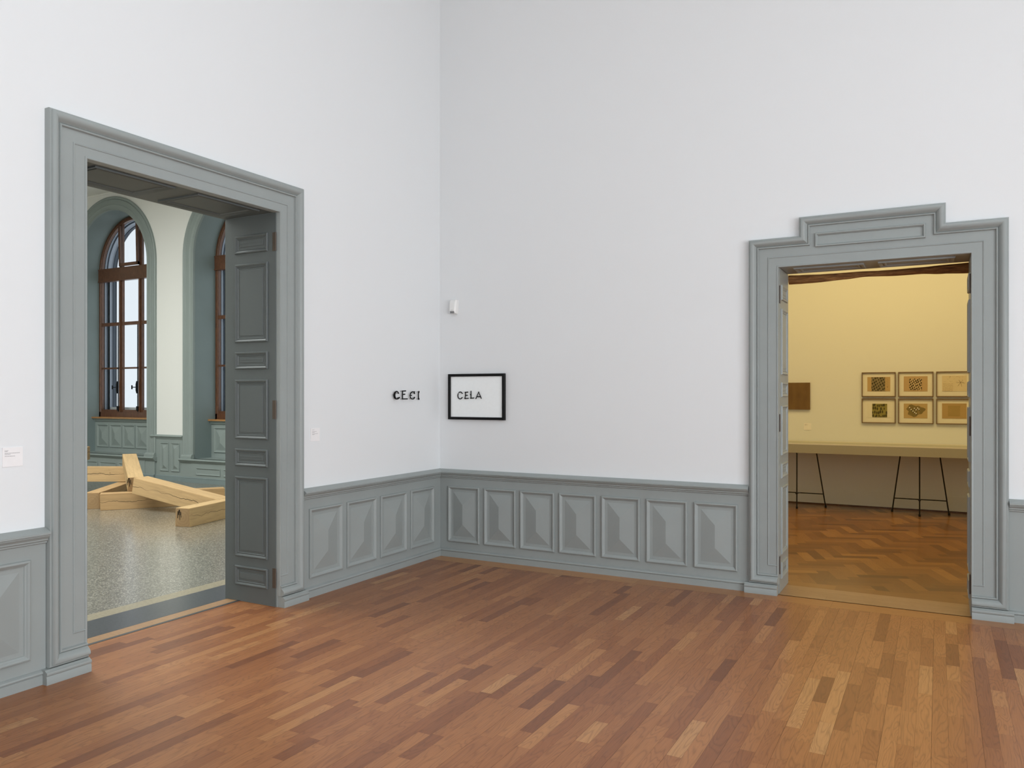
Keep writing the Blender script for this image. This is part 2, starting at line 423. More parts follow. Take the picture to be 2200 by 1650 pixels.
# ------------------------------------------------------------------ mouldings
ARCH = [(0, 0), (0, .040), (.003, .046), (.011, .047), (.013, .055), (.018, .061), (.026, .064), (.036, .062), (.046, .056), (.054, .047), (.060, .038), (.064, .035),
        (.066, .030), (.068, .036), (.073, .040), (.079, .038), (.082, .031), (.083, .024)]
BAND = [(.152, .022), (.153, .018), (.155, .018), (.156, .025), (.160, .028), (.165, .026), (.167, .020), (.169, .019)]
def archi(name, mp, o0, o1, in0, in1, ztop, zin, z0, path, ped=None):
    root = empty(name); root['kind'] = 'structure'
    k = (in0-o0)/.24
    bm = bmesh.new(); prof = [(u*k, p) for u, p in ARCH]
    sweep(bm, path, prof, mp, side=-1)
    link('outer_moulding', bm, M['paint'], root, smooth=40)
    # flat frieze boards
    bm = bmesh.new(); f = .022
    pl = .003
    boxm(bm, mp, o0+.01, in0, z0+.02, ztop-.02, pl, f)
    boxm(bm, mp, in1, o1-.01, z0+.02, ztop-.02, pl, f)
    boxm(bm, mp, in0, in1, zin, ztop-.02, pl, f)
    if ped: boxm(bm, mp, ped[0]+.02, ped[1]-.02, ztop-.02, ped[2]-.02, pl, f)
    link('frieze', bm, M['paint'], root)
    bm = bmesh.new()
    d = .155*k
    p2 = [(in0, z0+d), (o0+d, z0+d), (o0+d, ztop-d), (o1-d, ztop-d), (o1-d, z0+d), (in1, z0+d)]
    sweep(bm, p2, [((u-.155)*k, p) for u, p in BAND], mp, side=-1)
    link('inner_bead', bm, M['paint'], root, smooth=40)
    # edge bead round the opening, returning into the wall
    bm = bmesh.new()
    sweep(bm, [(in0, z0), (in0, zin), (in1, zin), (in1, z0)], [(-.010, .0215), (-.009, .026), (-.003, .029), (.002, .027), (.004, .020), (.004, -.03), (-.004, -.03)], mp, side=-1)
    link('edge_bead', bm, M['paint'], root, smooth=40)
    # plinth blocks
    for a, b in ((o0-.03, in0), (in1, o1+.03)):
        bm = bmesh.new()
        run(bm, mp, a, b, [(0, 0), (0, .070), (.040, .070), (.046, .066), (.052, .071), (.060, .073), (.068, .070), (.072, .060), (.080, .052), (.080, 0)])
        link('plinth_block', bm, M['paint'], root, smooth=40)
    return root
z0 = .082
archi('trim_5', LW, -3.945, -1.957, LO[0], LO[1], 3.19, LZ, z0,
      [(LO[0], z0), (-3.945, z0), (-3.945, 3.19), (-1.957, 3.19), (-1.957, z0), (LO[1], z0)])
PX0, PX1, PZ, RT = 3.405, 4.415, 2.990, 2.843
rt = archi('trim_6', RW, 3.018, 4.803, RO[0], RO[1], RT, RZ, z0,
      [(RO[0], z0), (3.018, z0), (3.018, RT), (PX0, RT), (PX0, PZ), (PX1, PZ), (PX1, RT), (4.803, RT), (4.803, z0), (RO[1], z0)], (PX0, PX1, PZ))
# raised rectangle on the pediment
bm = bmesh.new(); RB = [(0, .021), (0, .036), (.003, .041), (.010, .041), (.015, .034), (.019, .029), (.021, .021)]
sweep(bm, [(3.523, 2.748), (3.523, 2.855), (4.285, 2.855), (4.285, 2.748)], RB, RW, closed=True, side=-1)
link('raised_moulding', bm, M['paint'], rt, smooth=40)

# ------------------------------------------------------------------ dado panelling
RAIL = [(.862, 0), (.860, .020), (.842, .060), (.838, .066), (.828, .066), (.825, .058), (.823, .052), (.818, .052), (.812, .047), (.806, .040), (.802, .036),
        (.794, .036), (.790, .031), (.787, .025), (.779, .025), (.775, .019), (.775, 0)]
BASE = [(0, 0), (0, .032), (.050, .032), (.054, .028), (.057, .034), (.064, .037), (.071, .034), (.078, .022), (.080, .014), (.080, 0)]
PF = [(0, .012), (0, .026), (.004, .031), (.011, .033), (.016, .030), (.024, .022), (.030, .018), (.032, .013), (.036, .015), (.040, .013), (.042, .006), (.052, .006), (.052, .013)]
def raised_panel(mp, s0, s1, za, zb, root, mat=None, h=.030, name='raised_panel', k=1.0, pof=0.0, d=None):
    mat = mat or M['paint']
    bm = bmesh.new(); pts = [(s0, za), (s0, zb), (s1, zb), (s1, za)]
    sweep(bm, pts, [(u*k, p+pof) for u, p in PF], mp, closed=True, side=-1)
    u = .052*k; a0, a1, b0, b1 = s0+u, s1-u, za+u, zb-u; hw = min(a1-a0, b1-b0)/2; q = .013+pof
    if (b1-b0) >= (a1-a0): r = [((a0+a1)/2, b0+hw), ((a0+a1)/2, b1-hw)]
    else: r = [(a0+hw, (b0+b1)/2), (a1-hw, (b0+b1)/2)]
    A, B, C_, D = [(*c, q) for c in ((a0, b0), (a0, b1), (a1, b1), (a1, b0))]
    E_, F_ = (*r[0], q+h), (*r[1], q+h)
    V = lambda L_: face(bm, [mp(*c) for c in L_])
    if (b1-b0) >= (a1-a0): V([A, B, F_, E_]); V([B, C_, F_]); V([C_, D, E_, F_]); V([D, A, E_])
    else: V([A, B, E_]); V([B, C_, F_, E_]); V([C_, D, F_]); V([D, A, E_, F_])
    return link(name, bm, mat, root)
def dado(nm_trim, nm_base, mp, s0, s1, panels, ztop=.78):
    bm = bmesh.new(); boxm(bm, mp, s0, s1, .0, ztop, .001, .014)
    root = struct(nm_trim, bm, M['paint'])
    bm = bmesh.new(); run(bm, mp, s0, s1, RAIL); link('chair_rail', bm, M['paint'], root, smooth=35)
    bm = bmesh.new(); run(bm, mp, s0, s1, BASE); struct(nm_base, bm, M['paint'], smooth=35)
    for a, b in panels: raised_panel(mp, a, b, .150, .697, root)
    return root
dado('trim_7', 'baseboard_left', LW, -1.955, 0.0, [(-1.872, -1.485), (-1.425, -1.037), (-.975, -.588), (-.523, -.138)])
dado('trim_8', 'baseboard_left', LW, RY0, -3.947, [(-4.42-.449*i, -4.035-.449*i) for i in range(12)])
dado('trim_9', 'baseboard_right', RW, 0.0, 3.016, [(.112, .470), (.523, .868), (.915, 1.270), (1.318, 1.680), (1.733, 2.090), (2.148, 2.508), (2.565, 2.925)])
dado('trim_10', 'baseboard_right', RW, 4.805, RX1, [(4.925+.42*i, 5.285+.42*i) for i in range(8)])

# ------------------------------------------------------------------ doorway linings and the folded-back door leaves
def soffit(name, mp, s0, s1, z, depth, cells, mat):
    """mp maps (s, p, dz) with dz up; panels face down"""
    bm = bmesh.new(); box(bm, mp(s0, .0, 0), mp(s1, depth, .03))
    root = struct(name, bm, mat)
    for a, b, c, d in cells:
        bm2 = bmesh.new(); mm = lambda s, t_, p: mp(s, t_, -p)
        sweep(bm2, [(a, c), (a, d), (b, d), (b, c)], [(0, .0), (0, .010), (.006, .013), (.014, .010), (.022, .004), (.028, .003), (.030, .0)], mm, closed=True, side=-1)
        sweep(bm2, [(a+.035, c+.035), (a+.035, d-.035), (b-.035, d-.035), (b-.035, c+.035)], [(0, .0), (.002, .006), (.012, .007), (.02, .001)], mm, closed=True, side=-1)
        link('sunk_panel', bm2, mat, root, smooth=40)
    return root
soffit('trim_11', lambda s, d, z: (-d, s, LZ+z), LO[0], LO[1], LZ, .555, [(-3.60, -3.035, .07, .485), (-2.855, -2.30, .07, .485)], M['paint_shaded'])
soffit('trim_12', lambda s, d, z: (s, d, RZ+z), RO[0], RO[1], RZ, .415, [(RO[0]+.10, 3.86, .09, .33), (3.96, RO[1]-.10, .09, .33)], M['paint'])
def leaf(name, mp, d0, d1, za, zb, cells, mat, th, hinges, label_dir, hs):
    """door leaf in the reveal: mp(s, z, p): s = depth into wall, p towards the opening"""
    bm = bmesh.new(); boxm(bm, mp, d0, d1, za, zb, -th, 0)
    root = struct(name, bm, mat)
    a, b = d0+.075 if d0 < d1 else d0-.075, 0
    lo, hi = min(d0, d1), max(d0, d1)
    for (c, d) in cells:
        s0, s1 = hs
        bm2 = bmesh.new()
        sweep(bm2, [(s0, c), (s0, d), (s1, d), (s1, c)], [(0, 0), (0, .006), (.004, .012), (.011, .013), (.018, .008), (.024, .003), (.027, .006), (.031, .006), (.034, .001), (.05, .001), (.052, .005), (.062, .0055)], mp, closed=True, side=-1)
        u = .062; face(bm2, [mp(s0+u, c+u, .0055), mp(s1-u, c+u, .0055), mp(s1-u, d-u, .0055), mp(s0+u, d-u, .0055)]) if d-c > 2*u+.02 else face(bm2, [mp(s0+.05, c+.05, .003), mp(s1-.05, c+.05, .003), mp(s1-.05, d-.05, .003), mp(s0+.05, d-.05, .003)])
        link('door_panel', bm2, mat, root, smooth=40)
    for h0, h1 in hinges:
        bm2 = bmesh.new(); boxm(bm2, mp, lo+.002, lo+.030, h0, h1, 0, .003)
        tube(bm2, [mp(lo-.003, h0, .004), mp(lo-.003, h1, .004)], .005)
        h = link('hinge', bm2, M['hinge'], root); h['label'] = 'dull bronze hinge plate'
    return root
LY = LO[1]-.010
cellsL = [(2.683, 2.822), (1.998, 2.603), (1.792, 1.926), (1.256, 1.712), (1.046, 1.180), (.347, .966), (.126, .276)]
leaf('door_1', lambda s, z, p: (-s, LY-p, z), .010, .545, .004, LZ-.004, cellsL, M['paint_shaded'], .05, [(2.678, 2.818), (1.414, 1.554), (.143, .29)], 0, (.088, .433))
bm = bmesh.new(); box(bm, (-LTH-.002, LO[1]-.005, 0), (.002, LO[1]+.075, LZ+.03)); struct('trim_13', bm, M['paint'])
bm = bmesh.new(); box(bm, (-LTH-.002, LO[0]-.035, 0), (.002, LO[0]-.003, LZ+.03)); struct('trim_14', bm, M['paint'])
bm = bmesh.new(); box(bm, (-LTH-.002, LO[0]-.035, LZ+.028), (.002, LO[1]+.075, LZ+.06)); struct('trim_15', bm, M['paint_shaded'])
kk = RZ/LZ
cellsR = [(a*kk, b*kk) for a, b in cellsL]
leaf('door_2', lambda s, z, p: (RO[0]+.006+p, s, z), .010, .425, .004, RZ-.004, cellsR, M['paint'], .05, [(2.33, 2.47), (1.30, 1.44), (.16, .30)], 0, (.075, .345))
leaf('door_3', lambda s, z, p: (RO[1]-.006-p, s, z), .010, .425, .004, RZ-.004, cellsR, M['paint'], .05, [(2.33, 2.47), (1.30, 1.44), (.16, .30)], 0, (.075, .345))
for nm, xa, xb in (('trim_16', RO[0]-.062, RO[0]-.046), ('trim_17', RO[1]+.046, RO[1]+.062)):
    bm = bmesh.new(); box(bm, (xa, -.002, 0), (xb, RTH+.002, RZ+.03)); struct(nm, bm, M['paint'])

# ------------------------------------------------------------------ neighbouring room with the arched windows
NZ = 5.565; ZC = 4.12; RI = 1.09; RO_ = 1.35
CXS = [-9.915, -6.46]; YWIN = 3.77
def arc(cx, r, n=40, a0=math.pi, a1=0): return [(cx+r*math.cos(a0+(a1-a0)*i/n), ZC+r*math.sin(a0+(a1-a0)*i/n)) for i in range(n+1)]
bm = bmesh.new(); xs = [-14.2]
for cx in CXS:
    A = arc(cx, RI)
    # pier up to this opening
    face(bm, [(xs[-1], WY, 0), (cx-RI, WY, 0), (cx-RI, WY, NZ+.1), (xs[-1], WY, NZ+.1)])
    for (xa, za), (xb, zb) in zip(A, A[1:]):
        face(bm, [(xa, WY, za), (xb, WY, zb), (xb, WY, NZ+.1), (xa, WY, NZ+.1)])
    xs.append(cx+RI)
face(bm, [(xs[-1], WY, 0), (-.58, WY, 0), (-.58, WY, NZ+.1), (xs[-1], WY, NZ+.1)])
struct('wall_far', bm, M['wall_warm'])
# outer skin of the same wall: closes everything beyond the window frames
bm = bmesh.new(); xs = [-14.2]; YO = 4.12
for cx in CXS:
    A = arc(cx, 1.02)
    face(bm, [(xs[-1], YO, 0), (cx-1.02, YO, 0), (cx-1.02, YO, NZ+.1), (xs[-1], YO, NZ+.1)])
    face(bm, [(cx-1.02, YO, 0), (cx+1.02, YO, 0), (cx+1.02, YO, 1.20), (cx-1.02, YO, 1.20)])
    for (xa, za), (xb, zb) in zip(A, A[1:]):
        face(bm, [(xa, YO, za), (xb, YO, zb), (xb, YO, NZ+.1), (xa, YO, NZ+.1)])
    xs.append(cx+1.02)
face(bm, [(xs[-1], YO, 0), (-.58, YO, 0), (-.58, YO, NZ+.1), (xs[-1], YO, NZ+.1)])
struct('wall_outer', bm, M['outer'])
bm = bmesh.new(); box(bm, (-14.2, -7.2, NZ), (-.58, 4.12, NZ+.15)); struct('ceiling', bm, M['wall_warm'])
bm = bmesh.new(); box(bm, (-14.4, -7.2, 0), (-14.2, 4.12, NZ)); box(bm, (-14.4, -7.4, 0), (-LTH, -7.2, NZ)); struct('wall_end', bm, M['wall_warm'])
bm = bmesh.new(); box(bm, (-LTH-.2, 0.0, 0), (-LTH, 4.12, NZ)); struct('wall_near', bm, M['wall_warm'])
# crease moulding where wall meets ceiling
bm = bmesh.new(); box(bm, (-14.2, WY-.012, NZ-.03), (-.58, WY, NZ)); struct('trim_18', bm, M['wall_warm'])

def arch_path(cx, r, zb):
    return [(cx-r, zb)] + arc(cx, r) + [(cx+r, zb)]
SUR = [(0, 0), (0, .030), (.006, .038), (.020, .044), (.034, .040), (.046, .028), (.052, .022), (.056, .030), (.064, .034), (.072, .030), (.076, .024), (.15, .022), (.155, .028), (.165, .030), (.172, .024), (.178, .020), (.245, .020), (.255, .026), (.262, .020), (.262, -.02)]
LEDGE = [(.425, -.05), (.425, .10), (.418, .112), (.405, .115), (.395, .108), (.388, .095), (.378, .085), (.366, .080), (.360, .066), (.350, .062), (.345, .055), (.345, 0)]
for i, cx in enumerate(CXS):
    # arched architrave
    bm = bmesh.new(); sweep(bm, arch_path(cx, RO_, .50), SUR, NW, side=-1)
    root = link('trim_%d' % (19+i), bm, M['paint2'], smooth=35); root['kind'] = 'structure'
    for sgn in (-1, 1):
        s = cx+sgn*(RO_-.13)
        bm = bmesh.new(); boxm(bm, NW, s-.14, s+.14, .425, .47, 0, .075); run(bm, NW, s-.135, s+.135, [(.47, 0), (.47, .07), (.485, .055), (.50, .05), (.50, 0)])
        link('foot_block', bm, M['paint2'], root)
    # reveal of the niche
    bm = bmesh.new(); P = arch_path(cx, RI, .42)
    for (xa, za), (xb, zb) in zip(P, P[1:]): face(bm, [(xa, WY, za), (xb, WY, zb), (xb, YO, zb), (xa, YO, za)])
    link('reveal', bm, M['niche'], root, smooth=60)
    # ledge and plinth below
    bm = bmesh.new(); run(bm, NW, cx-RO_-.03, cx+RO_+.03, LEDGE)
    box(bm, (cx-RI, WY-.02, .40), (cx+RI, 3.66, .425)); link('ledge', bm, M['paint2'], root, smooth=35)
    bm = bmesh.new(); boxm(bm, NW, cx-RO_-.005, cx+RO_+.005, 0, .36, -.02, .05)
    boxm(bm, NW, cx-RI+.005, cx+RI-.005, 0, .36, 0, .060); link('plinth', bm, M['paint2'], root)
    # skirting
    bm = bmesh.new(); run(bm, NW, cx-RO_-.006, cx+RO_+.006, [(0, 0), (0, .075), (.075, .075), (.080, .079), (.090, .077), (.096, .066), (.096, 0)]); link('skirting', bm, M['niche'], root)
    for a, b in ((cx-.95, cx-.33), (cx-.25, cx+.25), (cx+.33, cx+.95)):
        bm = bmesh.new(); sweep(bm, [(a, .145), (a, .275), (b, .275), (b, .145)], [(0, .06), (0, .072), (.008, .076), (.02, .068), (.026, .060)], NW, closed=True, side=-1)
        link('sunk_panel', bm, M['paint2'], root)
    # panelled back below the window
    YB = 3.68; NB = lambda s, z, p: (s, YB-p, z)
    bm = bmesh.new(); box(bm, (cx-RI, YB, .40), (cx+RI, YB+.1, 1.12)); run(bm, NB, cx-RI, cx+RI, [(1.045, 0), (1.045, .018), (1.06, .028), (1.075, .030), (1.085, .040), (1.105, .048), (1.105, 0)])
    link('window_back', bm, M['paint2'], root)
    w = (2*RI-.18)/5.6
    n = 5; pw = .37; g = (2*RI-.16-n*pw)/(n-1)
    for j in range(n):
        a = cx-RI+.08+j*(pw+g)
        raised_panel(NB, a, a+pw, .52, .985, root, h=.035, pof=-.012, mat=M['paint2'])

    # the window itself
    win = empty('window_%d' % (i+1), (0, 0, 0)); win['kind'] = 'structure'
    yf = YWIN; WN = lambda s, z, p: (s, yf-p, z)
    bm = bmesh.new()
    sweep(bm, arch_path(cx, 1.085, 1.13), [(0, -.06), (0, .0), (.010, .012), (.05, .012), (.058, .0), (.075, -.004), (.075, -.06)], WN, side=-1)
    boxm(bm, WN, cx-1.08, cx+1.08, 1.13, 1.235, -.06, .012)
    boxm(bm, WN, cx-1.08, cx+1.08, 1.235, 1.285, -.05, -.004)
    link('window_frame', bm, M['winwood'], win, smooth=40)
    bm = bmesh.new(); boxm(bm, WN, cx-1.075, cx+1.075, 3.93, 4.175, -.05, .030); boxm(bm, WN, cx-1.075, cx+1.075, 3.915, 3.94, -.05, .04); boxm(bm, WN, cx-1.075, cx+1.075, 4.16, 4.185, -.05, .036)
    link('transom', bm, M['winwood'], win)
    m1, m2 = cx-.39, cx+.22
    for m in (m1, m2):
        bm = bmesh.new(); boxm(bm, WN, m-.052, m+.052, 1.24, 3.93, -.05, .008); boxm(bm, WN, m-.02, m+.02, 1.24, 3.93, 0, .028)
        link('mullion', bm, M['winwood'], win)
        top = ZC+math.sqrt(1.03**2-(m-cx)**2)
        bm = bmesh.new(); boxm(bm, WN, m-.045, m+.045, 4.17, top, -.05, .0); link('mullion', bm, M['winwood'], win)
    for za, zb in ((3.005, 3.072), (2.115, 2.150)):
        bm = bmesh.new(); boxm(bm, WN, cx-1.03, cx+1.03, za, zb, -.04, .004); link('glazing_bar', bm, M['winwood'], win)
    # opened fanlight casement tilting into the room
    bm = bmesh.new(); tz = ZC+math.sqrt(1.0-(m2-cx)**2)-.02
    x0_, x1_, zb_ = m1+.02, m2-.0, 4.20
    def tilt(s, z, p): 
        d = (z-zb_); return (s, yf-.02-p-d*.02, z)
    for (a, b, c, d) in ((x0_, x0_+.05, zb_, tz-.06), (x1_-.05, x1_, zb_, tz), (x0_, x1_, zb_, zb_+.06)):
        vv = [tilt(a, c, 0), tilt(b, c, 0), tilt(b, d, 0), tilt(a, d, 0)]; ww = [tilt(a, c, .04), tilt(b, c, .04), tilt(b, d, .04), tilt(a, d, .04)]
        V_ = [bm.verts.new(q) for q in vv+ww]
        for f_ in ((0, 1, 2, 3), (4, 7, 6, 5), (0, 4, 5, 1), (1, 5, 6, 2), (2, 6, 7, 3), (3, 7, 4, 0)): bm.faces.new([V_[q] for q in f_])
    link('fanlight_casement', bm, M['winwood'], win)
    # espagnolette rods with knobs
    for m in (m1-.035, m2-.035):
        bm = bmesh.new(); tube(bm, [(m, yf-.035, 1.25), (m, yf-.035, 3.0)], .010)
        tube(bm, [(m, yf-.045, 1.62), (m, yf-.06, 1.68), (m, yf-.06, 1.80), (m, yf-.045, 1.86)], .02)
        tube(bm, [(m, yf-.05, 1.74), (m-.03, yf-.09, 1.74), (m-.07, yf-.11, 1.74)], .009)
        tube(bm, [(m-.075, yf-.11, 1.70), (m-.075, yf-.11, 1.78)], .014); tube(bm, [(m, yf-.045, 1.27), (m, yf-.045, 1.36)], .022)
        h = link('window_bolt', bm, M['iron'], win); h['label'] = 'dark iron espagnolette bolt with knob'
    # glass with outer casement behind
    bm = bmesh.new(); P = arc(cx, 1.03); face(bm, [(cx+1.03, yf+.03, 1.26)]+[(x, yf+.03, z) for x, z in P[::-1]]+[(cx-1.03, yf+.03, 1.26)])
    link('pane', bm, M['glass'], win)
    bm = bmesh.new()
    WO = lambda s, z, p: (s, 3.90-p, z)
    sweep(bm, arch_path(cx, 1.05, 1.2), [(0, -.20), (0, .05), (.035, .05), (.035, .0), (.06, .0), (.06, -.08)], WO, side=-1)
    o2 = link('outer_casement', bm, M['outer'], win, smooth=30)
    bm = bmesh.new(); sweep(bm, arch_path(cx, 1.02, 1.2), [(0, -.04), (0, .01), (.03, .01), (.03, -.04)], WO, side=-1)
    sweep(bm, arch_path(cx, .985, 1.2), [(0, -.16), (0, -.10), (.02, -.10), (.02, -.16)], WO, side=-1)
    link('outer_casement', bm, M['outerdark'], win, smooth=30)
    bm = bmesh.new(); boxm(bm, WO, cx-.01, cx+.012, 1.2, 4.1, -.1, -.08); boxm(bm, WO, cx-1, cx+1, 1.2, 1.33, -.12, -.05); link('outer_bar', bm, M['plastic'], win)
    bm = bmesh.new(); box(bm, (cx-RI-.0, 3.60, 1.105), (cx+RI, YWIN+.05, 1.135)); link('window_sill', bm, M['sillwood'], win)
# dado of the pier between the windows and beyond
for j, (a, b) in enumerate(((CXS[0]+RO_, CXS[1]-RO_), (CXS[1]+RO_, -.8))):
    bm = bmesh.new(); boxm(bm, NW, a, b, 0, .78, .001, .016)
    rp = struct('trim_%d' % (21+j), bm, M['paint2'])
    bm = bmesh.new(); run(bm, NW, a-(.13 if j == 0 else 0), b, [(z-.015, p*.9) for z, p in RAIL]); link('chair_rail', bm, M['paint2'], rp, smooth=35)
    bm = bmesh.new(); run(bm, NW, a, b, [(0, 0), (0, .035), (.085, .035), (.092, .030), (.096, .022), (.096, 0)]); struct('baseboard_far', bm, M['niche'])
    if j == 0:
        raised_panel(NW, a+.13, a+.36, .17, .70, rp, h=.035, k=.8, mat=M['paint2']); raised_panel(NW, a+.43, a+.66, .17, .70, rp, h=.035, k=.8, mat=M['paint2'])
luminous_ceiling(-5.5, -2.2, NZ, 7.5, 4.0, 5, 3, emitter('laylight_cool_room', (.97, 1.0, .97), 8.2), 'luminous ceiling panel over the terrazzo room', M['plastic'])

# ------------------------------------------------------------------ amber room
YB3 = 5.66
bm = bmesh.new(); box(bm, (.8, YB3, 0), (7.4, YB3+.2, 4.6)); struct('wall_amber', bm, M['wall'])
bm = bmesh.new(); box(bm, (.8, YB3-.012, 0), (7.4, YB3, .215)); struct('baseboard_amber', bm, M['wall'])
bm = bmesh.new(); box(bm, (.8, YB3-.022, 0), (7.4, YB3-.012, .018)); struct('trim_23', bm, M['winwood'])
bm = bmesh.new(); box(bm, (.6, RTH, 0), (.8, YB3, 4.6)); struct('wall_amber_west', bm, M['wall'])
bm = bmesh.new(); box(bm, (7.4, RTH, 0), (7.6, YB3, 4.6)); struct('wall_amber_east', bm, M['wall'])
bm = bmesh.new(); box(bm, (.6, RTH, 4.6), (7.6, YB3+.2, 4.8)); struct('ceiling', bm, M['wall'])
luminous_ceiling(3.9, 3.5, 4.6, 4.4, 2.0, 4, 1, emitter('amber_laylight', (.97, .70, .27), 5.3), 'amber luminous ceiling panel over the parquet side room', M['plastic'])

# display table and trestles
tb = empty('display_table', (3.6, 5.2, .78)); tag(tb, 'long pale display table top resting on two thin black trestles', 'table')
bm = bmesh.new(); box(bm, (-1.9, -.30, .010), (1.9, .44, .128)); link('tabletop', bm, M['tablewhite'], tb)
bm = bmesh.new()
for a, b in (((-1.9, -.30), (1.9, -.285)), ((-1.9, .425), (1.9, .44)), ((-1.9, -.285), (-1.885, .425)), ((1.885, -.285), (1.9, .425))):
    box(bm, (a[0], a[1], .128), (b[0], b[1], .142))
link('rim', bm, M['tableinner'], tb)
def trestle(name, x, label):
    r = empty(name, (x, 5.2, 0)); tag(r, label, 'trestle', 'black steel trestles under the display table')
    bm = bmesh.new(); tube(bm, [(-.30, .0, .779), (.30, .0, .779)], .009); tube(bm, [(0, -.2, .779), (0, .12, .779)], .009); link('top_bar', bm, M['blackmetal'], r)
    for pts in ([(0, -.16, .775), (0, -.17, .0)], [(-.235, .02, .775), (-.34, .15, .0)], [(.235, .02, .775), (.34, .15, .0)]):
        bm = bmesh.new(); tube(bm, pts, .0085); tube(bm, [pts[1], (pts[1][0], pts[1][1], .03)], .014); link('leg', bm, M['blackmetal'], r)
    bm = bmesh.new(); tube(bm, [(-.310, .118, .19), (.310, .118, .19)], .007); tube(bm, [(0, -.168, .215), (0, .118, .19)], .007); link('crossbar', bm, M['blackmetal'], r)
    bm = bmesh.new(); tube(bm, [(0, -.19, .215), (0, -.15, .215)], .016); tube(bm, [(-.025, -.18, .225), (.012, -.18, .21)], .006); link('clamp_knob', bm, M['blackmetal'], r)
    return r
t1 = trestle('trestle', 4.150, 'thin black steel trestle under the table, fully seen below the framed drawings')
trestle('trestle', 2.624, 'thin black steel trestle under the table below the brown panel, partly behind the door jamb')

# six framed drawings
sheets = {
 'a': dict(pa=(.52, .36, .17), r=((.073, .066), (.365, .268)), sq=((.126, .070), (.300, .265)), m=mk_sheet('grey_weave_drawing', (.25, .20, .11), (.055, .045, .02), 'dots', 34)),
 'b': dict(pa=(.52, .36, .19), r=((.070, .061), (.362, .270)), sq=((.136, .094), (.293, .252)), m=mk_sheet('dotted_drawing', (.56, .42, .24), (.04, .025, .01), 'dots', 42)),
 'c': dict(pa=(.70, .60, .42), r=((.070, .056), (.362, .271)), sq=((.080, .160), (.20, .268)), m=mk_sheet('pencil_drawing', (.70, .60, .42), (.50, .40, .25), 'dots', 80)),
 'd': dict(pa=(.78, .74, .64), r=((.070, .070), (.365, .268)), sq=((.135, .071), (.327, .262)), m=mk_sheet('green_leaf_drawing', (.27, .235, .06), (.05, .04, .012), 'weave', 42)),
 'e': dict(pa=(.50, .36, .17), r=((.070, .067), (.360, .270)), sq=((.105, .085), (.315, .240)), m=mk_sheet('shaded_smudge_drawing', (.20, .15, .05), (.30, .22, .09), 'smudge', 14)),
 'f': dict(pa=(.46, .31, .13), r=((.070, .062), (.360, .268)), sq=((.140, .092), (.285, .235)), m=mk_sheet('ochre_square_drawing', (.37, .255, .09), (.41, .28, .11), 'smudge', 12)),
}
labs = {'a': 'framed drawing with a dense grey woven square, upper left of the six', 'b': 'framed drawing with a dark dotted square on brown paper, upper middle of the six',
        'c': 'framed drawing of faint pencil marks on pale paper, cut by the door jamb', 'd': 'framed drawing with a dark green leafy square on white, lower left of the six',
        'e': 'framed drawing with a small pale zigzag on a dark smudge, lower middle of the six', 'f': 'framed plain ochre sheet with a faint darker square, cut by the door jamb'}
for i, k in enumerate('abcdef'):
    cx = (3.408, 3.873, 4.339)[i % 3]; zt = (1.909, 1.538)[i//3]; s = sheets[k]
    fr = empty('framed_drawing', (cx, YB3, zt)); tag(fr, labs[k], 'picture', 'framed drawings above the display table')
    W, H = .434, .345
    FM = lambda a, z, p: (a, -p, z)
    bm = bmesh.new(); sweep(bm, [(0, -H), (0, 0), (W, 0), (W, -H)], [(0, 0), (0, .028), (.011, .028), (.011, .008)], FM, closed=True, side=-1); link('frame', bm, M['picframe'], fr)
    bm = bmesh.new(); box(bm, (.009, -.010, -H+.009), (W-.009, -.002, -.009)); link('mount', bm, M['mat'], fr)
    bm = bmesh.new(); (a, b), (c, d) = s['r']; box(bm, (a, -.0125, -d), (c, -.009, -b)); sh = link('sheet', bm, simple('paper_'+k, s['pa'], .8), fr)
    bm = bmesh.new(); (a, b), (c, d) = s['sq']
    if k == 'e':
        nn = 26; pts = []
        for q in range(nn):
            an = q*2*math.pi/nn; rr = 1+.16*math.sin(3*an+1)+.1*math.sin(7*an)
            pts.append(((a+c)/2+(c-a)/2*rr*math.cos(an)*1.02, -.0140, -(b+d)/2+(d-b)/2*rr*math.sin(an)))
        f_ = bmesh.ops.contextual_create(bm, geom=[bm.verts.new(q) for q in pts])
        bmesh.ops.extrude_face_region(bm, geom=bm.faces[:]); 
    else: box(bm, (a, -.014, -d), (c, -.0115, -b))
    link('drawn_area', bm, s['m'], fr)
    if k == 'e':
        bm = bmesh.new(); bm2 = bmesh.new()
        for j, (px, pz) in enumerate(((.135, -.125), (.155, -.15), (.178, -.172), (.195, -.135), (.215, -.155), (.198, -.19), (.235, -.13), (.215, -.205), (.25, -.145))):
            box(bm, (px, -.0165, pz-.008), (px+.013, -.0135, pz+.010)); box(bm2, (px+.006, -.0165, pz-.016), (px+.016, -.0135, pz-.006))
        link('pale_marks', bm, M['mat'], fr)['kind'] = 'stuff'; link('dark_marks', bm2, M['black'], fr)['kind'] = 'stuff'
    if k == 'a':
        bm = bmesh.new()
        for j in range(9): box(bm, (.318+.008*(j % 3), -.0145, -.09-.012*j), (.323+.008*(j % 3), -.0120, -.086-.012*j))
        tube(bm, [(.330, -.0120, -.208), (.330, -.0145, -.208)], .006); link('pencil_marks', bm, M['picframe'], fr)['kind'] = 'stuff'
    if k == 'c':
        bm = bmesh.new()
        random.seed(3)
        for j in range(26):
            x_, z_ = random.uniform(.085, .35), -random.uniform(.066, .15); tube(bm, [(x_, -.0135, z_), (x_+random.uniform(-.008, .008), -.0135, z_+random.uniform(-.006, .006))], .0012, 4)
        for q in range(6): tube(bm, [(.290, -.0135, -.15), (.290+.05*math.cos(q), -.0135, -.16+.05*math.sin(q))], .0011, 4)
        link('pencil_marks', bm, M['picframe'], fr)['kind'] = 'stuff'
